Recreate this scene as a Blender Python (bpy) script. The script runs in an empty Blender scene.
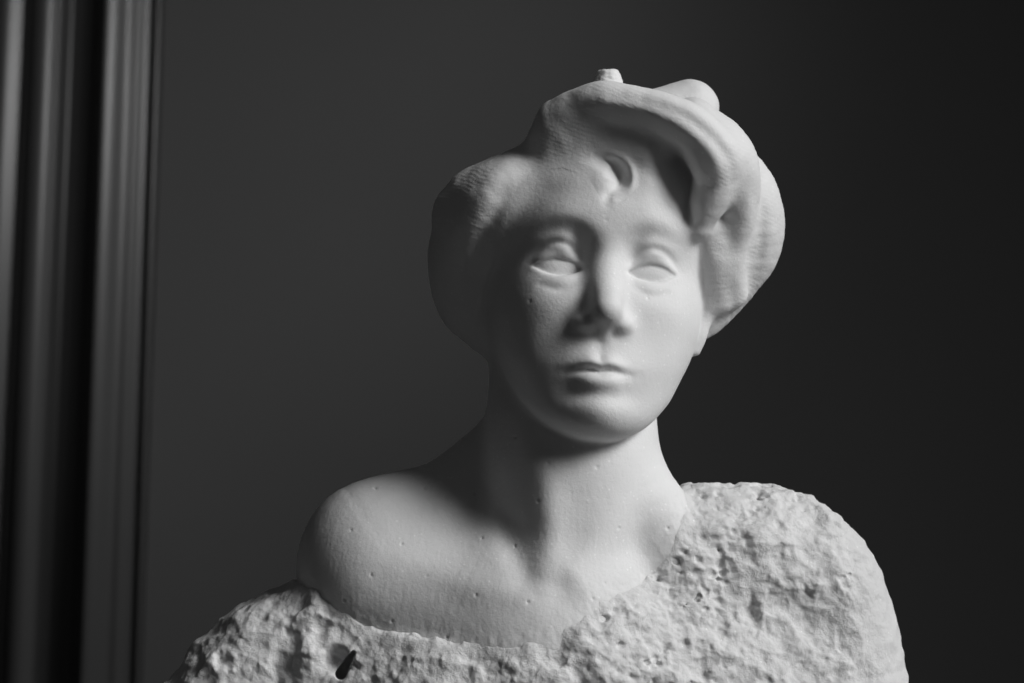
import bpy, math
import numpy as np
from concurrent.futures import ThreadPoolExecutor
from mathutils import Matrix, Vector

RES = 1.4      # voxel edge of the sculpt, in sculpt units
C = bpy.context.scene.collection
sc = bpy.context.scene

# ------------------------------------------------------------------ camera, world, lamps, exposure
K = 0.00066            # metres per sculpt unit
D = 2400.0             # camera distance in sculpt units
PITCH = math.radians(12.0)
CAMZ = 1.25            # camera height above the floor
f_dir = Vector((0, math.cos(PITCH), math.sin(PITCH)))
u_dir = Vector((0, -math.sin(PITCH), math.cos(PITCH)))
cam_pos = Vector((0, 0, CAMZ))
# sculpt frame (x right, y away, z up, camera at y=-D)  ->  world
SM = Matrix(((K, 0, 0, 0),
             (0, f_dir.y*K, u_dir.y*K, cam_pos.y + f_dir.y*D*K),
             (0, f_dir.z*K, u_dir.z*K, cam_pos.z + f_dir.z*D*K),
             (0, 0, 0, 1)))
def S2W(x, y, z):
    return SM @ Vector((x, y, z))

cam_d = bpy.data.cameras.new('camera')
cam = bpy.data.objects.new('camera', cam_d); C.objects.link(cam)
cam.location = cam_pos
cam.rotation_euler = (math.pi/2 + PITCH, 0, 0)
cam_d.sensor_width = 36.0
cam_d.lens = 36.0*D/1024.0
cam_d.clip_start = 0.05; cam_d.clip_end = 50
cam_d.dof.use_dof = True
cam_d.dof.focus_distance = (D-95)*K
cam_d.dof.aperture_fstop = 8.0
sc.camera = cam
w = bpy.data.worlds.new('World'); sc.world = w; w.use_nodes = True
w.node_tree.nodes['Background'].inputs[0].default_value = (0.5, 0.5, 0.5, 1)
w.node_tree.nodes['Background'].inputs[1].default_value = 0.046

def lamp(name, kind, pos, target, energy, **kw):
    l = bpy.data.lights.new(name, kind); l.energy = energy
    for k_, v_ in kw.items(): setattr(l, k_, v_)
    o = bpy.data.objects.new(name, l); C.objects.link(o)
    o.location = pos
    o.rotation_euler = (Vector(target)-Vector(pos)).to_track_quat('-Z', 'Y').to_euler()
    return o
head_w = S2W(90, -60, 60)
def dirpos(az, el, dist, tgt):      # az: degrees to the right of the line back to the camera
    a = math.radians(az); e = math.radians(el)
    return tgt + Vector((math.sin(a)*math.cos(e), -math.cos(a)*math.cos(e), math.sin(e)))*dist
key = lamp('window_light', 'AREA', dirpos(56, 25, 4.0, head_w), head_w+Vector((0.06, 0, -0.11)), 18.0, shape='RECTANGLE', size=2.3, size_y=2.6, spread=math.radians(29))
wall_fill = lamp('wall_fill_light', 'SPOT', (1.2, 0.6, 3.0), (-0.40, 3.0, 2.27), 112, spot_size=math.radians(30), spot_blend=1.0, shadow_soft_size=0.2)  # added spot, no real fixture: shapes the brightness falloff across the wall
sc.view_settings.view_transform = 'Standard'
sc.view_settings.look = 'None'
sc.view_settings.exposure = 0.0
sc.view_settings.gamma = 1.0
sc.render.film_transparent = False

# ------------------------------------------------------------------ materials
def nodemat(name):
    m = bpy.data.materials.new(name); m.use_nodes = True
    nt = m.node_tree
    return m, nt, nt.nodes['Principled BSDF']
def N(nt, typ, **kw):
    n = nt.nodes.new(typ)
    for k_, v_ in kw.items(): setattr(n, k_, v_)
    return n
def marble(name, base, grain, bump, sss=0.35):
    m, nt, p = nodemat(name)
    tc = N(nt, 'ShaderNodeTexCoord')
    # faint cloudy veining, a little dust, bright crystal flecks
    n1 = N(nt, 'ShaderNodeTexNoise'); n1.inputs['Scale'].default_value = 14; n1.inputs['Detail'].default_value = 6
    nt.links.new(tc.outputs['Object'], n1.inputs['Vector'])
    r1 = N(nt, 'ShaderNodeValToRGB')
    r1.color_ramp.elements[0].position = 0.3; r1.color_ramp.elements[0].color = (base*0.93,)*3+(1,)
    r1.color_ramp.elements[1].position = 0.7; r1.color_ramp.elements[1].color = (base*1.03,)*3+(1,)
    nt.links.new(n1.outputs['Fac'], r1.inputs['Fac'])
    v = N(nt, 'ShaderNodeTexVoronoi'); v.inputs['Scale'].default_value = 430
    nt.links.new(tc.outputs['Object'], v.inputs['Vector'])
    sep = N(nt, 'ShaderNodeSeparateColor'); nt.links.new(v.outputs['Color'], sep.inputs[0])
    gt = N(nt, 'ShaderNodeMath', operation='GREATER_THAN'); gt.inputs[1].default_value = 0.94
    nt.links.new(sep.outputs[0], gt.inputs[0])
    lt = N(nt, 'ShaderNodeMath', operation='LESS_THAN'); lt.inputs[1].default_value = 0.32
    nt.links.new(v.outputs['Distance'], lt.inputs[0])
    mu = N(nt, 'ShaderNodeMath', operation='MULTIPLY'); nt.links.new(gt.outputs[0], mu.inputs[0]); nt.links.new(lt.outputs[0], mu.inputs[1])
    mu2 = N(nt, 'ShaderNodeMath', operation='MULTIPLY'); mu2.inputs[1].default_value = grain
    nt.links.new(mu.outputs[0], mu2.inputs[0])
    mix = N(nt, 'ShaderNodeMix', data_type='RGBA'); nt.links.new(mu2.outputs[0], mix.inputs[0])
    nt.links.new(r1.outputs[0], mix.inputs[6]); mix.inputs[7].default_value = (0.93, 0.93, 0.93, 1)
    nt.links.new(mix.outputs[2], p.inputs['Base Color'])
    p.inputs['Roughness'].default_value = 0.62
    p.inputs['Specular IOR Level'].default_value = 0.35
    p.inputs['Subsurface Weight'].default_value = sss
    p.inputs['Subsurface Radius'].default_value = (1, 1, 1)
    p.inputs['Subsurface Scale'].default_value = 0.004
    n2 = N(nt, 'ShaderNodeTexNoise'); n2.inputs['Scale'].default_value = 420; n2.inputs['Detail'].default_value = 5; n2.inputs['Roughness'].default_value = 0.7
    nt.links.new(tc.outputs['Object'], n2.inputs['Vector'])
    b = N(nt, 'ShaderNodeBump'); b.inputs['Strength'].default_value = bump; b.inputs['Distance'].default_value = 0.001
    nt.links.new(n2.outputs['Fac'], b.inputs['Height']); nt.links.new(b.outputs[0], p.inputs['Normal'])
    return m
M_skin = marble('smooth_marble', 0.79, 0.6, 0.38, 0.4)
M_hair = marble('tooled_marble', 0.79, 0.5, 0.34, 0.0)
M_rough = marble('rough_marble', 0.74, 0.6, 1.0, 0.1)

# ------------------------------------------------------------------ sculpting toolkit (distance fields + surface nets)
rng = np.random.default_rng(7)
T = rng.random((64, 64, 64)).astype(np.float32)
TJ = rng.random((32, 32, 32, 3)).astype(np.float32)
def vnoise(P):
    i = np.floor(P).astype(np.int32); f = P - i; f = f*f*(3-2*f)
    x0, y0, z0 = (i & 63).T; x1 = (x0+1) & 63; y1 = (y0+1) & 63; z1 = (z0+1) & 63
    fx, fy, fz = f.T
    a = T[x0, y0, z0]*(1-fx)+T[x1, y0, z0]*fx; b = T[x0, y1, z0]*(1-fx)+T[x1, y1, z0]*fx
    c = T[x0, y0, z1]*(1-fx)+T[x1, y0, z1]*fx; d = T[x0, y1, z1]*(1-fx)+T[x1, y1, z1]*fx
    return (a*(1-fy)+b*fy)*(1-fz)+(c*(1-fy)+d*fy)*fz - 0.5
def fbm(P, s, o=4, g=0.5):
    r = 0; a = 1.0; Q = P/s
    for k in range(o):
        r = r + a*vnoise(Q+17.3*k); a *= g; Q = Q*2.03
    return r
def worley(P):
    i = np.floor(P).astype(np.int32); f = P - i
    F1 = np.full(len(P), 9., np.float32); F2 = F1.copy()
    for dx in (-1, 0, 1):
        for dy in (-1, 0, 1):
            for dz in (-1, 0, 1):
                j = (i+np.array((dx, dy, dz))) & 31
                q = TJ[j[:, 0], j[:, 1], j[:, 2]] + np.array((dx, dy, dz), np.float32) - f
                d = (q*q).sum(1)
                F2 = np.minimum(F2, np.maximum(F1, d)); F1 = np.minimum(F1, d)
    return np.sqrt(F1), np.sqrt(F2)

def smin(a, b, k):
    h = np.maximum(k-np.abs(a-b), 0)/k
    return np.minimum(a, b)-h*h*h*k/6
def smax(a, b, k): return -smin(-a, -b, k)
def ell(P, c, r):
    q = P-np.asarray(c, np.float32); r = np.asarray(r, np.float32)
    k0 = np.sqrt(((q/r)**2).sum(1)); k1 = np.sqrt(((q/(r*r))**2).sum(1))
    return np.where(k1 > 1e-6, k0*(k0-1)/np.maximum(k1, 1e-6), -r.min())
def capsule(P, a, b, ra, rb):
    a = np.asarray(a, np.float32); b = np.asarray(b, np.float32); ab = b-a
    t = np.clip((P-a)@ab/max(float(ab@ab), 1e-6), 0, 1)
    return np.sqrt(((P-a-t[:, None]*ab)**2).sum(1))-(ra+(rb-ra)*t)
def cr(pts, n=6):
    """Catmull-Rom through rows of any width."""
    p = np.asarray(pts, float); p = np.vstack([2*p[0]-p[1], p, 2*p[-1]-p[-2]]); out = []
    for i in range(1, len(p)-2):
        for k in range(n):
            t = k/n
            out.append(0.5*((2*p[i])+(p[i+1]-p[i-1])*t+(2*p[i-1]-5*p[i]+4*p[i+1]-p[i+2])*t*t+(-p[i-1]+3*p[i]-3*p[i+1]+p[i+2])*t**3))
    out.append(p[-2]); return np.array(out)
def chain(P, pts, n=4):
    """smooth tube through (x,y,z,r) rows; far points get a cheap bound"""
    q = cr(pts, n).astype(np.float32); lo = (q[:, :3]-q[:, 3:]).min(0); hi = (q[:, :3]+q[:, 3:]).max(0)
    out = np.sqrt(((P-np.clip(P, lo, hi))**2).sum(1))
    m = out < 90
    if not m.any(): return out
    S = P[m]; d = np.full(len(S), 1e3, np.float32)
    for i in range(len(q)-1):
        d = np.minimum(d, capsule(S, q[i, :3], q[i+1, :3], q[i, 3], q[i+1, 3]))
    out[m] = d; return out
def line2(X, Y, pts, n=6):
    """displacement amp*exp(-d2/2s2) round a curve in a plane; rows (x,y,amp,sigma)"""
    q = cr(pts, n); mg = 4*q[:, 3].max(); res = np.zeros(len(X), np.float32)
    m = (X > q[:, 0].min()-mg) & (X < q[:, 0].max()+mg) & (Y > q[:, 1].min()-mg) & (Y < q[:, 1].max()+mg)
    if not m.any(): return res
    X = X[m]; Y = Y[m]
    out_d = np.full(len(X), 1e9); A = np.zeros(len(X)); Sg = np.ones(len(X))
    for i in range(len(q)-1):
        a = q[i]; b = q[i+1]; ab = b[:2]-a[:2]; L = float(ab@ab)+1e-6
        t = np.clip(((X-a[0])*ab[0]+(Y-a[1])*ab[1])/L, 0, 1)
        d = (X-a[0]-t*ab[0])**2+(Y-a[1]-t*ab[1])**2
        k = d < out_d
        out_d = np.where(k, d, out_d); A = np.where(k, a[2]+(b[2]-a[2])*t, A); Sg = np.where(k, a[3]+(b[3]-a[3])*t, Sg)
    res[m] = A*np.exp(-out_d/(2*Sg*Sg)); return res
def g2(X, Y, cx, cy, sx, sy, amp, rot=0):
    x = X-cx; y = Y-cy
    if rot:
        c, s = math.cos(math.radians(rot)), math.sin(math.radians(rot)); x, y = x*c+y*s, -x*s+y*c
    return amp*np.exp(-(x*x/(2*sx*sx)+y*y/(2*sy*sy)))
def ss(x, a, b):
    t = np.clip((x-a)/(b-a), 0, 1); return t*t*(3-2*t)
def I(px, py, y=0.0, *r):
    """picture position + depth -> sculpt point"""
    s = (D+y)/D
    return ((px-512)*s, y, (341.5-py)*s)+tuple(r)
def toimg(P):
    s = D/(D+P[:, 1]); return 512+P[:, 0]*s, 341.5-P[:, 2]*s

POOL = ThreadPoolExecutor(4)
def par(f, P, n=25000):
    if len(P) == 0: return np.zeros(0, np.float32)
    return np.concatenate(list(POOL.map(lambda i: np.asarray(f(P[i:i+n]), np.float32), range(0, len(P), n))))
def refine(f, lo, dc, step, B, margin):
    """dc sampled every step*B; returns samples every step, exact near the surface"""
    nb = np.array(dc.shape)-1
    mn = np.full(nb, 1e9, np.float32)
    for a in (0, 1):
        for b in (0, 1):
            for c in (0, 1):
                mn = np.minimum(mn, np.abs(dc[a:a+nb[0], b:b+nb[1], c:c+nb[2]]))
    act = np.argwhere(mn < margin)
    F = np.repeat(np.repeat(np.repeat(np.where(dc < 0, -60., 60.).astype(np.float32), B, 0), B, 1), B, 2)
    F = F[:nb[0]*B+1, :nb[1]*B+1, :nb[2]*B+1]
    loc = np.stack(np.meshgrid(*[np.arange(B)]*3, indexing='ij'), -1).reshape(-1, 3)
    idx = (act[:, None, :]*B+loc[None]).reshape(-1, 3)
    v = par(f, (lo+idx*step).astype(np.float32))
    F[idx[:, 0], idx[:, 1], idx[:, 2]] = v
    return F
def sample(f, lo, hi, h):
    lo = np.array(lo, float); hi = np.array(hi, float)
    n = np.ceil((hi-lo)/(h*16)).astype(int)+1
    G = np.stack(np.meshgrid(*[lo[k]+np.arange(n[k])*h*16 for k in range(3)], indexing='ij'), -1).reshape(-1, 3).astype(np.float32)
    dc = par(f, G).reshape(n)
    dm = refine(f, lo, dc, h*4, 4, h*16*0.9+14)
    return refine(f, lo, dm, h, 4, h*4*0.9+6)
def surface(F, lo, h):
    lo = np.array(lo, float)
    s = F < 0
    # vertices
    cnt = np.zeros(np.array(s.shape)-1, np.uint8)
    for a in (0, 1):
        for b in (0, 1):
            for c in (0, 1):
                cnt += s[a:s.shape[0]-1+a, b:s.shape[1]-1+b, c:s.shape[2]-1+c]
    cells = np.argwhere((cnt > 0) & (cnt < 8))
    vid = np.full(cnt.shape, -1, np.int32); vid[tuple(cells.T)] = np.arange(len(cells))
    acc = np.zeros((len(cells), 3)); num = np.zeros(len(cells))
    cor = [(a, b, c) for a in (0, 1) for b in (0, 1) for c in (0, 1)]
    val = {c: F[cells[:, 0]+c[0], cells[:, 1]+c[1], cells[:, 2]+c[2]] for c in cor}
    for c in cor:
        for k in range(3):
            if c[k] == 0:
                e = list(c); e[k] = 1; e = tuple(e)
                a, b = val[c], val[e]; m = (a < 0) != (b < 0)
                t = np.where(m, a/np.where(m, a-b, 1), 0)
                p = np.array(c, float)[None]+np.zeros((len(cells), 3)); p[:, k] = t
                acc += np.where(m[:, None], p, 0); num += m
    V = lo+(cells+acc/num[:, None])*h
    Q = []
    for k in range(3):
        i1, i2 = (k+1) % 3, (k+2) % 3
        sl = [slice(None)]*3; sr = [slice(None)]*3; sl[k] = slice(0, -1); sr[k] = slice(1, None)
        e = np.argwhere(s[tuple(sl)] != s[tuple(sr)])
        e = e[(e[:, i1] > 0) & (e[:, i2] > 0) & (e[:, i1] < s.shape[i1]-1) & (e[:, i2] < s.shape[i2]-1)]
        o1 = np.zeros(3, int); o1[i1] = 1; o2 = np.zeros(3, int); o2[i2] = 1
        q = np.stack([vid[tuple((e-o1-o2).T)], vid[tuple((e-o2).T)], vid[tuple(e.T)], vid[tuple((e-o1).T)]], 1)
        inside = s[tuple(e.T)]
        q[~inside] = q[~inside][:, ::-1]
        Q.append(q)
    Q = np.concatenate(Q); Q = Q[(Q >= 0).all(1)]
    return V, Q

def mesh_obj(name, V, Q, mat, parent=None):
    me = bpy.data.meshes.new(name)
    W = V@np.array([[SM[i][j] for j in range(3)] for i in range(3)]).T+np.array([SM[i][3] for i in range(3)])-np.array(base_pt)
    me.vertices.add(len(W)); me.vertices.foreach_set('co', W.astype(np.float32).ravel())
    me.loops.add(Q.size); me.loops.foreach_set('vertex_index', Q.astype(np.int32).ravel())
    me.polygons.add(len(Q)); me.polygons.foreach_set('loop_start', np.arange(0, Q.size, 4, dtype=np.int32))
    me.update(calc_edges=True); me.validate()
    me.shade_smooth()
    me.materials.append(mat)
    o = bpy.data.objects.new(name, me); C.objects.link(o)
    if parent: o.parent = parent
    return o
base_pt = S2W(10, 0, -560); 

# ------------------------------------------------------------------ the head, in its own frame: u right, v up, w out of the face
ALPHA, YAW, ROLL = math.radians(8), math.radians(4), math.radians(3.4)
def rotm():
    ca, sa = math.cos(ALPHA), math.sin(ALPHA); cy, sy = math.cos(YAW), math.sin(YAW); cr_, sr = math.cos(ROLL), math.sin(ROLL)
    base = np.array([[1, 0, 0], [0, 0, -1], [0, 1, 0]], float)           # (u,v,w) -> (x,y,z)
    yaw = np.array([[cy, -sy*-1, 0], [0, 0, 0], [0, 0, 0]], float)
    Ry = np.array([[cy, 0, sy], [0, 1, 0], [-sy, 0, cy]])                # w turns towards +u
    Rp = np.array([[1, 0, 0], [0, ca, sa], [0, -sa, ca]])                # face tips back: w gains v
    Rr = np.array([[cr_, sr, 0], [-sr, cr_, 0], [0, 0, 1]])              # top leans right
    return base@Rr@Rp@Ry
HR = rotm()
HE = np.array(I(607, 268, -92))
def toL(P): return (P-HE.astype(np.float32))@HR.astype(np.float32)
def H(u, v, w, *r):
    p = HE+HR@np.array((u, v, w)); return tuple(p)+tuple(r)

tab = np.array([   # v, half width, front, back
 (175, 20, -105, -150), (165, 50, -80, -180), (150, 74, -50, -210), (120, 97, -18, -238), (90, 106, 0, -250), (60, 108, 8, -250), (35, 107, 8, -250),
 (8, 107, 3, -245), (-20, 108, 3, -235), (-50, 105, 4, -220), (-75, 97, 6, -195), (-97, 86, 7, -165), (-120, 75, 4, -130),
 (-142, 57, 5, -98), (-156, 40, -1, -72), (-166, 18, -14, -50)])[::-1]
vv = np.arange(-190, 200, 1.0)
def smtab(c):
    y = np.interp(vv, tab[:, 0], tab[:, c]); k = np.exp(-np.arange(-15, 16)**2/(2*5.0**2)); k /= k.sum()
    return np.convolve(np.pad(y, 15, mode='edge'), k, 'valid')
ta, tp, tb = smtab(1), smtab(2), smtab(3)

def head_base(u, v, w):
    a = np.interp(v, vv, ta); p = np.interp(v, vv, tp); b_ = np.interp(v, vv, tb)
    wc = (p+b_)/2; b = (p-b_)/2; x = w-wc
    q = np.sqrt((u/a)**2+(x/b)**2)+1e-6
    qn = (np.abs(u/a)**2.25+np.abs(x/b)**2.25+1e-9)**(1/2.25); k = ss(x/b, 0.0, 0.35)*(1-ss(v, 35, 80))*ss(v, -125, -85)
    gr = np.sqrt((u/(a*a))**2+(x/(b*b))**2)/q
    gr = np.maximum(gr, 1/np.maximum(a, b))
    d = (q+(qn-q)*k-1)/gr
    return smax(d, np.maximum(-163-v, v-168), 24)

def head_sdf(P):
    L = toL(P); u, v, w = L[:, 0], L[:, 1], L[:, 2]
    if L[:, 1].min() > 230 or L[:, 1].max() < -230 or np.abs(u).min() > 190:
        return np.sqrt(u*u+(w+110)**2+np.maximum(np.abs(v)-60, 0)**2)-110
    d = head_base(u, v, w)
    front = ss(w, -110, -60)
    au = np.sqrt(u*u+25)-1.5
    # ---- planes of the face
    disp = np.zeros(len(P), np.float32)
    disp += g2(au, v, 64, -34, 24, 19, 4.5, -25)               # cheek bones
    disp += g2(au, v, 46, -78, 14, 20, -1.5)                   # hollow beside the mouth
    disp += line2(au, v, [(8, 34, 0, 12), (24, 43, 1.5, 10), (45, 47, 2.5, 10), (72, 39, 1.2, 10), (92, 16, 0.5, 10)])   # brow ridge
    disp += g2(au, v, 41, 11, 21, 16, -8)                       # sockets
    disp += g2(au, v, 24, 8, 9, 16, -8)
    disp += line2(au, v, [(88, 12, 0, 7), (68, 30, -1.0, 6), (48, 37, -3, 6), (32, 34, -4.5, 6.5), (22, 20, -3.5, 7), (20, 2, -1, 8)])
    disp += g2(au, v, 50, 25, 16, 6, 1.8)
    disp += g2(au, v, 48, -24, 20, 7, -1.2)
    disp += g2(u, v, 0, -138, 20, 14, 8.0)                     # chin
    disp += g2(u, v, 0, -123, 18, 6, -2.5)
    disp += g2(u, v, 0, -95, 26, 20, 6.0)                      # muzzle
    d = d-disp*front
    # ---- nose
    n = chain(L, [(0, 18, -18, 16), (0, 2, -11.5, 15.5), (0, -18, 0.5, 15), (0, -32, 13.5, 14.5), (0, -43.5, 23, 13.6)], 8)
    n2 = capsule(L, (0, -10, -18), (0, -46, -5), 14, 19)         # wide side planes
    n = smin(n, n2, 20)
    an = np.sqrt((u+1.8)**2+25)-1.5
    ala = ell(np.stack([an, v, w], 1), (17.2, -56, 3), (10.3, 8, 14))
    n = smin(n, ala, 24)
    n = smin(n, capsule(L, (0, -48, 22), (0, -66, 7), 7, 5), 8)
    d = smin(d, n, 16)
    # ---- mouth
    um = u; u = (u+3.0)/1.18; vm = v; v = v+2.0
    mo = line2(u, v, [(-33, -101, 0.0, 4.5), (-26, -99, 1.0, 4.5), (-18, -96, 3.6, 5), (-7, -91.5, 7, 5.2), (0, -93, 6.2, 5), (7, -91.5, 7, 5.2), (18, -96, 3.6, 5), (26, -99, 1.0, 4.5), (33, -101, 0.0, 4.5)])
    mo += line2(u, v, [(-27, -104, 0.2, 5.5), (-20, -106.5, 2.2, 5.5), (-11, -110, 7, 7.2), (0, -111.5, 8.6, 7.8), (11, -110, 7, 7.2), (20, -106.5, 2.2, 5.5), (27, -104, 0.2, 5.5)])
    mo += line2(u, v, [(-32, -101.5, -0.6, 3.5), (-18, -100, -3.4, 3.0), (-7, -99, -5, 2.7), (0, -100.6, -5, 2.6), (7, -99, -5, 2.7), (18, -100, -3.4, 3.0), (32, -101.5, -0.6, 3.5)])
    mo += line2(u, v, [(0, -74, -1.5, 4.5), (0, -86, -2.2, 5)])
    u = um; v = vm
    d = d-mo*front
    # ---- eyes
    Lm = np.stack([au, v, w], 1)
    ec = (44.5, 1, -32.5)
    t = (au-45); vt = v-ec[1]-0.05*t
    up = 8.4-0.0150*(t+1.5)**2; lo_ = -9.2+0.0150*(t-0)**2
    lid = ell(Lm, (42.5, 1, -32.5), (29.5, 21, 20.3))
    d = smin(d, lid, 7)
    q = np.minimum(-smax(vt-up, lo_-vt, 5), w+60)           # >0 inside the opening between the lids
    d = smax(d, q*0.9, 7.0)
    d = smin(d, ell(Lm, (41.5, 1, -33.6), (29, 19.5, 18.5)), 3.0)
    ey = line2(au, v, [(22, 6, 0, 3), (33, 13, 1.6, 4), (45, 16, 2.2, 4), (57, 13, 1.9, 4), (68, 5, 0, 3)])
    ey += line2(au, v, [(20, 8, -0.5, 2.5), (32, 19.5, -1.5, 2.6), (46, 24, -1.8, 2.6), (60, 19.5, -1.2, 2.6), (72, 5, -0.5, 2.5)])
    ey += line2(au, v, [(26, -16, -0.5, 3), (42, -23, -1.5, 3), (60, -19, -0.8, 3)])
    d = d-ey*front
    return d

def ear(P):
    # the lobe that shows under the hair on the right
    return chain(P, [I(702, 318, -5, 9), I(699, 336, -10, 8), I(695, 350, -12, 6)])

def drill(P):
    """the slanting drill hole low on the left of the garment"""
    x, y = toimg(P); ax, ay, bx, by = 353, 653, 341, 674
    t = np.clip(((x-ax)*(bx-ax)+(y-ay)*(by-ay))/((bx-ax)**2+(by-ay)**2), 0, 1)
    return np.maximum(np.sqrt((x-ax-t*(bx-ax))**2+(y-ay-t*(by-ay))**2)-2.4-3.4*t, P[:, 1]+28)
def neck_chest(P):
    d = chain(P, [I(575, 300, 50, 84), I(572, 400, 25, 85), I(570, 440, 12, 87), I(570, 500, 8, 86), I(560, 560, 12, 96), I(545, 640, 20, 130)], 10)
    d = smin(d, ell(P, I(535, 735, 40), (235, 150, 215)), 60)
    d = smin(d, ell(P, I(398, 572, 30), (101, 76, 92)), 50)          # shoulder
    d = smin(d, chain(P, [I(502, 455, 60, 39), I(450, 503, 48, 46), I(405, 525, 40, 51), I(372, 545, 35, 60)], 6), 40)   # trapezius
    d = smin(d, chain(P, [I(390, 585, 15, 68), I(470, 610, -5, 70), I(540, 640, -15, 80)], 6), 50)   # upper chest
    d = smin(d, ell(P, I(730, 600, 50), (80, 60, 90)), 50)
    d = smin(d, chain(P, [I(612, 455, 30, 40), I(640, 510, -3, 46), I(690, 590, 12, 58)], 6), 24)
    x, y = toimg(P); fr = ss(-P[:, 1], -40, 0)
    s = line2(x, y, [(520, 415, 1, 12), (538, 460, 4, 13), (549, 510, 5, 13), (550, 560, 4, 12), (545, 585, 2, 9)])      # neck muscle, left
    s += line2(x, y, [(475, 430, 0, 14), (494, 475, 0, 14), (508, 520, -5.5, 13), (517, 550, -5.5, 12), (524, 575, -3, 10)])   # hollow beside it
    s += g2(x, y, 458, 498, 24, 20, 6)
    s += line2(x, y, [(655, 440, 1, 14), (620, 510, 3, 14), (575, 570, 4, 11)])
    s += line2(x, y, [(520, 596, 1.5, 10), (480, 585, 2.0, 12), (420, 566, 1.5, 13), (370, 548, 0.5, 13)])      # collar bone
    s += g2(x, y, 556, 592, 12, 12, -2)                                                            # notch
    s += line2(x, y, [(590, 592, 3, 12), (640, 565, 2, 13)])
    return smax(d-s*fr, -drill(P), 2)

# ------------------------------------------------------------------ hair
def hair_raw(P, d0):
    x, y = toimg(P)
    d = smin(d0, ell(P, H(14, 88, -130), (118, 130, 88)), 25)                 # crown mass
    L_ = chain(P, [I(540, 180, -25, 30), I(503, 204, -12, 47), I(478, 246, 30, 50), I(478, 292, 50, 45), I(492, 322, 50, 34)], 12)
    L_ = L_ - line2(x, y, [(530, 165, 2, 12), (492, 182, 6, 13), (462, 222, 7, 14), (452, 262, 2, 12)]) + line2(x, y, [(500, 158, 2, 8), (462, 182, 5, 11), (438, 218, 4, 12)])
    d = smin(d, L_, 30)
    d = smin(d, chain(P, [I(478, 204, 0, 34), I(466, 216, 6, 33)], 1), 26)
    R_ = chain(P, [I(690, 150, 0, 44), I(728, 200, 15, 50), I(735, 238, 25, 48), I(724, 275, 28, 36), I(708, 312, 20, 22), I(702, 328, 14, 12)], 5)
    d = smin(d, R_, 14)
    B_ = chain(P, [I(690, 132, -40, 34), I(722, 160, -38, 34), I(741, 203, -34, 20), I(735, 240, -24, 13), I(732, 268, -15, 13), I(737, 296, -3, 11)], 10)
    d = smin(d, B_, 18)
    d = smin(d, chain(P, [I(560, 142, -34, 28), I(605, 133, -50, 25), I(650, 140, -62, 23)], 8), 40)
    d = smin(d, chain(P, [I(712, 232, -24, 18), I(714, 262, -16, 20), I(716, 300, -4, 16)], 6), 20)
    A_ = chain(P, [I(562, 120, -50, 19), I(578, 110, -60, 20), I(606, 100, -78, 18), I(650, 108, -86, 18), I(686, 125, -85, 22), I(710, 154, -76, 26), I(714, 178, -66, 21), I(707, 202, -60, 18), I(700, 225, -54, 11)], 12)
    d = smin(d, A_, 44-14*ss(x, 600, 690))
    d = smin(d, chain(P, [I(660, 118, 20, 30), I(690, 108, 25, 29)], 1), 10)    # knot
    st = smax(capsule(P, I(607, 96, 10), I(608, 60, 10), 20, 6), -(I(0, 70, 10)[2]-P[:, 2])*1.0, 3)
    d = smin(d, st, 6)
    d = smin(d, chain(P, [I(560, 150, 10, 20), I(524, 164, 20, 12)], 1), 12)
    front = P[:, 1] < 0                        # small curl cut into the front of the hair
    d = d-line2(x, y, [(590, 158, -0.5, 5), (600, 160, -3.5, 5.5), (611, 164, -7, 6), (618, 173, -11, 6.2), (619, 182, -9, 5), (613, 190, -4, 4.2), (608, 196, -3, 4), (606, 203, -0.8, 3.5)])*front
    d = d-line2(x, y, [(600, 154, 0.5, 3), (612, 155, 1.6, 3), (625, 161, 2.2, 3), (632, 173, 2.4, 3), (631, 187, 1.5, 3), (624, 194, 0.3, 3)])*front
    d = d-g2(x, y, 614, 199, 3.2, 4.2, 0.8)*front-g2(x, y, 650, 180, 12, 20, 4.0)*front
    d = d-line2(x, y, [(640, 138, -1, 8), (664, 148, -4, 9), (680, 167, -5, 9), (685, 190, -5, 8), (689, 212, -4, 6), (693, 228, -1, 4)])*front     # hollow under the front roll
    top = P[:, 1] < 10                         # shallow furrows that part the front roll and the side into locks
    d = d-line2(x, y, [(596, 92, 0, 5), (640, 101, -1.8, 5), (684, 117, -2.8, 5), (722, 150, -2.8, 5), (733, 180, -1.5, 5), (728, 200, 0, 5)])*top
    d = d-line2(x, y, [(560, 128, 0, 5), (585, 114, -1.6, 5), (625, 113, -1.8, 5), (672, 130, -2.0, 5), (704, 160, -1.8, 5), (712, 190, 0, 5)])*top
    d = d-line2(x, y, [(752, 175, 0, 6), (760, 210, -3, 6), (758, 250, -3.5, 6), (752, 285, -1, 6)])*(P[:, 1] < 60)
    d = d-line2(x, y, [(530, 176, 0, 6), (500, 205, -2.2, 6), (480, 245, -2.5, 6), (474, 290, 0, 6)])*(P[:, 1] < 60)
    d = d-line2(x, y, [(562, 142, 0, 12), (590, 133, -2.5, 12), (620, 131, -3.5, 12), (648, 136, -2, 12)])*front
    return d
HAIRLINE = np.array([(496, 372), (488, 330), (489, 285), (497, 245), (510, 208), (522, 184), (540, 172), (562, 168), (584, 176), (594, 196), (602, 211), (612, 214), (624, 206), (640, 192), (656, 192), (670, 206), (682, 222), (692, 238), (699, 246), (704, 280),
    (703, 318), (711, 334), (712, 380), (600, 520)], float)
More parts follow.
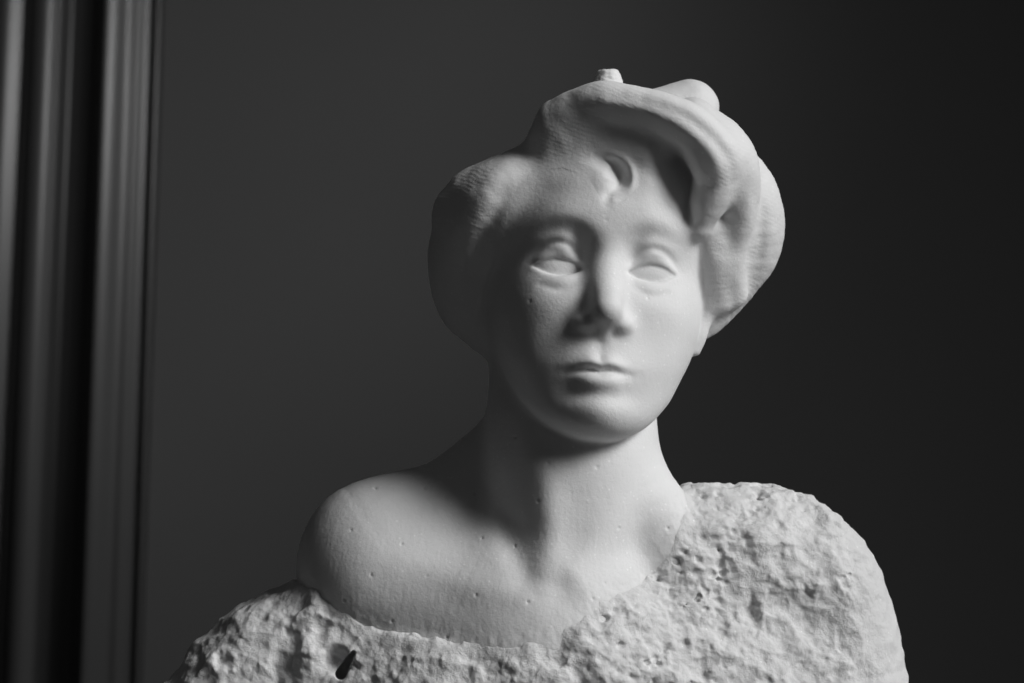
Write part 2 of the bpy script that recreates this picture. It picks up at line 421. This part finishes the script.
def poly_sdf(x, y, pts):
    d = np.full(len(x), 1e9); ins = np.zeros(len(x), bool)
    for i in range(len(pts)):
        ax, ay = pts[i]; bx, by = pts[(i+1) % len(pts)]; ex, ey = bx-ax, by-ay
        t = np.clip(((x-ax)*ex+(y-ay)*ey)/(ex*ex+ey*ey), 0, 1)
        d = np.minimum(d, (x-ax-t*ex)**2+(y-ay-t*ey)**2)
        ins ^= ((ay > y) != (by > y)) & (x < ex*(y-ay)/(ey if ey else 1e-9)+ax)
    return np.where(ins, -1, 1)*np.sqrt(d)
def hair_region(P):
    """> 0 where the stone is hair"""
    x, y = toimg(P)
    r = poly_sdf(x, y, HAIRLINE)
    r = np.maximum(r, P[:, 1]-60)              # the nape and the back of the head are hair all the way round
    return np.minimum(r, 0.6*(P[:, 2]-I(0, 372)[2])+0.0)
def figure(P):
    d = smax(neck_chest(P), -545-P[:, 2], 6)
    hi = P[:, 2].max()
    if hi < I(0, 500)[2]: return d
    hd = head_sdf(P)
    d = smin(d, hd, 16)
    d = smin(d, ear(P), 5)
    if hi > I(0, 420)[2]: d = hair_raw(P, d)
    return d
PITS = [(351, 530), (402, 544), (371, 575), (427, 576), (476, 595), (528, 602), (344, 601), (392, 621), (447, 637), (515, 546), (482, 538), (475, 494), (538, 501), (548, 463),
        (424, 488), (375, 488), (593, 599), (605, 583), (668, 528), (619, 528), (597, 467), (515, 437), (648, 298), (530, 301), (606, 220)]
def vert_normals(V, Q):
    n = np.cross(V[Q[:, 2]]-V[Q[:, 0]], V[Q[:, 3]]-V[Q[:, 1]]); vn = np.zeros_like(V)
    for k in range(4):
        for c in range(3): vn[:, c] += np.bincount(Q[:, k], n[:, c], len(V))
    return vn/np.maximum(np.linalg.norm(vn, axis=1), 1e-9)[:, None]
def split_hair(V, Q):
    """one carved surface -> the body (sunk a little under the hair) and the hair shell that lies on it"""
    vn = vert_normals(V, Q); r = hair_region(V)
    B = V-vn*(1.8*ss(r, 3, 14)-0.5*fbm(V.astype(np.float32), 28, 3)-0.14*fbm((V*np.array((1, 1, 0.25))).astype(np.float32), 2.6, 2)*1.1*ss(-V[:, 2], 60, 110))[:, None]
    x, y = toimg(V); dp = np.zeros(len(V))
    pr = np.random.default_rng(3)
    for px, py in PITS:
        a_, s1, s2 = pr.uniform(0.8, 2.4), pr.uniform(0.6, 1.1), pr.uniform(0.6, 1.1)
        dp += (a_ if py > 350 else 0.9)*np.exp(-((x-px)**2/(2*s1*s1)+(y-py)**2/(2*s2*s2)))*(V[:, 1] < 20)
    B -= vn*dp[:, None]
    nd = -poly_sdf(x, y, NECKLINE); nr = (1-ss(nd, -4, 20))*(V[:, 2] < I(0, 460)[2])
    B += vn*(nr*(fbm(V.astype(np.float32), 7, 3)*0.9))[:, None]
    f = (r[Q] > 0).all(1); q = Q[f]
    used, inv = np.unique(q, return_inverse=True); q = inv.reshape(-1, 4); n = len(used)
    rv = r[used]; P = V[used]
    off = 0.06+tooling(P)*ss(rv, 1, 14)
    top = P+vn[used]*off[:, None]; bot = P-vn[used]*(0.06+5*ss(rv, 0, 12))[:, None]
    e = np.concatenate([q[:, [0, 1]], q[:, [1, 2]], q[:, [2, 3]], q[:, [3, 0]]])
    key = e[:, 0].astype(np.int64)*n+e[:, 1]; rev = e[:, 1].astype(np.int64)*n+e[:, 0]
    bd = e[~np.isin(key, rev)]
    full = V+vn*(0.06+tooling(V)*ss(r, 1, 14))[:, None]
    tn = vert_normals(full, Q)[used]
    rim = np.stack([bd[:, 1], bd[:, 0], bd[:, 0]+n, bd[:, 1]+n], 1)
    return B, Q, np.concatenate([top, bot]), np.concatenate([q, q[:, ::-1]+n, rim]), np.concatenate([tn, -vn[used]])
def tooling(P):
    """rasp marks and slight unevenness left by the carver"""
    P = P.astype(np.float32); st = ss(P[:, 2], I(0, 83)[2], I(0, 79)[2])*(np.abs(P[:, 0]-I(608, 0)[0]) < 22)
    lines = 0.07*np.sin((P[:, 2]*0.92+P[:, 0]*0.38)/0.62+6*fbm(P, 30, 2))*ss(fbm(P+33, 38, 2), -0.05, 0.15)     # rasp lines
    return lines+st*fbm(P, 4.0, 3)*1.4+fbm(P, 38, 3)*2.8+fbm(P*np.array((1, 1, 3), np.float32), 5, 2)*0.16
NECKLINE = np.array([(250, 545), (288, 575), (296, 582), (311, 585), (341, 604), (369, 625), (403, 633), (447, 640), (510, 643), (543, 637), (579, 617), (596, 598), (629, 588), (649, 570),
    (668, 544), (677, 511), (679, 490), (676, 475), (705, 440), (705, 300), (280, 300)], float)
def garment_sdf(P):
    d = ell(P, I(530, 745, 40), (262, 172, 225))
    d = smin(d, chain(P, [I(676, 566, 38, 84), I(720, 568, 36, 84), I(770, 572, 40, 84), I(808, 600, 45, 80), I(822, 720, 50, 92), I(830, 860, 50, 95)], 8), 40)
    x, y = toimg(P)
    d = smin(d, neck_chest(P)-0.5-7.7*ss(poly_sdf(x, y, NECKLINE), 0, 40), 8)
    d = smin(d, chain(P, [I(620, 680, 0, 95), I(700, 670, 15, 92), I(770, 690, 30, 92)], 4), 40)
    d = smin(d, chain(P, [I(360, 690, 30, 95), I(290, 655, 30, 69), I(240, 728, 35, 86), I(215, 860, 40, 100)], 8), 40)
    x, y = toimg(P)
    d = smax(d, -ell(P, I(331, 662, -66), (19, 20, 13)), 14)
    near = np.abs(d) < 45
    if near.any():
        Q = P[near]
        Wp = np.stack([fbm(Q+s_, 22, 3) for s_ in (0, 91, 183)], 1)*8
        f1, f2 = worley((Q+Wp)/np.array((27, 36, 22), np.float32))
        g1, g2_ = worley((Q+Wp*0.7)/np.array((12.5, 14, 10.5), np.float32)+5)
        k1, k2_ = worley((Q+Wp*0.3)/6.0+11)
        amp = (1-0.65*ss(x[near], 835, 885))*(0.75+0.25*ss(x[near], 380, 520))
        fine = ss(x[near], 560, 620)*(1-ss(x[near]+0.6*y[near], 1050, 1150))      # close pecking beside the neck
        r = (f1**2*7.5-2.5)*(1-0.5*fine)+(np.minimum(g1, 0.85)**2*2.2-0.8)-fine*4.2*(1-ss(g1, 0.12, 0.55))*ss(fbm(Q+7, 19, 2), -0.12, 0.2)+fine*fbm(Q*np.array((0.6, 1, 1.3), np.float32), 7, 2)*2.2+(k1**2*0.5-.2)+fbm(Q, 20, 4)*6.5+fbm(Q*np.array((1, 1, 0.6), np.float32), 36, 2)*6+fbm(Q, 60, 2)*5
        r = r+fbm(Q, 3.5, 2)*0.4
        edge = -poly_sdf(x[near]+fbm(Q, 11, 3)*7, y[near]+fbm(Q+50, 11, 3)*7, NECKLINE)
        r = r*(0.15+0.85*ss(-edge, 0, 22))
        d[near] -= r*amp
    # neckline
    cut = np.full(len(P), -30.0)
    if near.any(): cut[near] = edge*0.5
    d = smax(d, cut, 10)
    d = smax(d, -drill(P), 2)
    d = smax(d, -548-P[:, 2], 6)
    return d

# ------------------------------------------------------------------ background
def wx(px, Y): return (px-512)/D*Y/math.cos(PITCH)
YW = 3.0
def dark(name, base, rough):
    m, nt, p = nodemat(name)
    tc = N(nt, 'ShaderNodeTexCoord'); n = N(nt, 'ShaderNodeTexNoise'); n.inputs['Scale'].default_value = 3; n.inputs['Detail'].default_value = 8
    nt.links.new(tc.outputs['Object'], n.inputs['Vector'])
    r = N(nt, 'ShaderNodeValToRGB'); r.color_ramp.elements[0].color = (base*0.9,)*3+(1,); r.color_ramp.elements[1].color = (base*1.1,)*3+(1,)
    nt.links.new(n.outputs['Fac'], r.inputs['Fac']); nt.links.new(r.outputs[0], p.inputs['Base Color'])
    p.inputs['Roughness'].default_value = rough
    return m
def build_wall():
    me = bpy.data.meshes.new('wall')
    me.from_pydata([(-4, YW, 0), (4, YW, 0), (4, YW, 4.5), (-4, YW, 4.5), (-4, YW+.2, 0), (4, YW+.2, 0), (4, YW+.2, 4.5), (-4, YW+.2, 4.5)], [],
                   [(0, 1, 2, 3), (5, 4, 7, 6), (3, 2, 6, 7), (4, 5, 1, 0), (1, 5, 6, 2), (4, 0, 3, 7)])
    me.materials.append(dark('wall_paint', 0.042, 0.8))
    o = bpy.data.objects.new('wall', me); C.objects.link(o); o['kind'] = 'structure'
def build_moulding():
    ph = [(-60, 0), (-40, 30), (-20, -40), (-2, 30), (7, 35), (9, -45), (13, -40), (14, 12), (16, -50), (22, -35), (30, -5), (38, 25), (42, 48), (46, 45), (47, 5), (57, 0), (59, 25), (62, -8), (73, -15), (74, -60), (76, -25),
          (84, -30), (86, -80), (99, -80), (100, 0), (104, 22), (112, 45), (118, 45), (124, 15), (127, -5), (130, 40), (136, 42), (140, 10), (141, 85), (143, 85), (143.5, 0), (145, -85), (147, -85)]
    xs = np.arange(-60, 147, 0.5); p = np.radians(np.interp(xs, [a for a, _ in ph], [b for _, b in ph]))
    free = (xs >= 86) & (xs < 99.5)
    sl = np.tan(p); sl[free] = 0
    sl[free] = -(sl.sum()/free.sum())
    Ym = YW-0.045
    x = np.array([wx(a, Ym) for a in xs]); step = x[1]-x[0]
    y = np.cumsum(sl)*step; y = y-y[-1]+YW-0.05; y = np.minimum(y, YW-0.004)
    verts = []; faces = []
    n = len(x)
    prof = [(x[0], YW-0.001)]+list(zip(x, y))+[(x[-1]+0.0015, YW-0.001)]
    n = len(prof)
    for zz in (0.0, 4.4): verts += [(a, b, zz) for a, b in prof]
    faces = [(i, i+1, n+i+1, n+i) for i in range(n-1)]+[(n-1, 0, n, 2*n-1), tuple(range(n))[::-1], tuple(range(n, 2*n))]
    me = bpy.data.meshes.new('wall_moulding'); me.from_pydata(verts, [], faces)
    me.materials.append(dark('moulding_paint', 0.036, 0.42)); me.shade_smooth()
    o = bpy.data.objects.new('wall_moulding', me); C.objects.link(o)
    o['label'] = 'dark vertical moulding with reeded ridges and grooves on the wall left of the bust'; o['category'] = 'moulding'
build_wall(); build_moulding()

if __name__ == '__main__':
    root = bpy.data.objects.new('marble_bust', None); C.objects.link(root); root.location = base_pt
    root['label'] = 'white marble bust of a woman with upswept hair and one bare shoulder'
    root['category'] = 'statue'
    h = RES
    lo = (-330, -190, -552)
    F = sample(figure, lo, (400, 215, 290), h)
    BV, BQ, HV, HQ, HN = split_hair(*surface(F, lo, h))
    o = mesh_obj('body', BV, BQ, M_skin, root)
    o = mesh_obj('hair', HV, HQ, M_hair, root)
    o.data.normals_split_custom_set_from_vertices((HN@np.array([[SM[i][j]/K for j in range(3)] for i in range(3)]).T).tolist())
    del F
    lo = (-400, -190, -556)
    o = mesh_obj('garment', *surface(sample(garment_sdf, lo, (430, 215, -110), h), lo, h), M_rough, root)
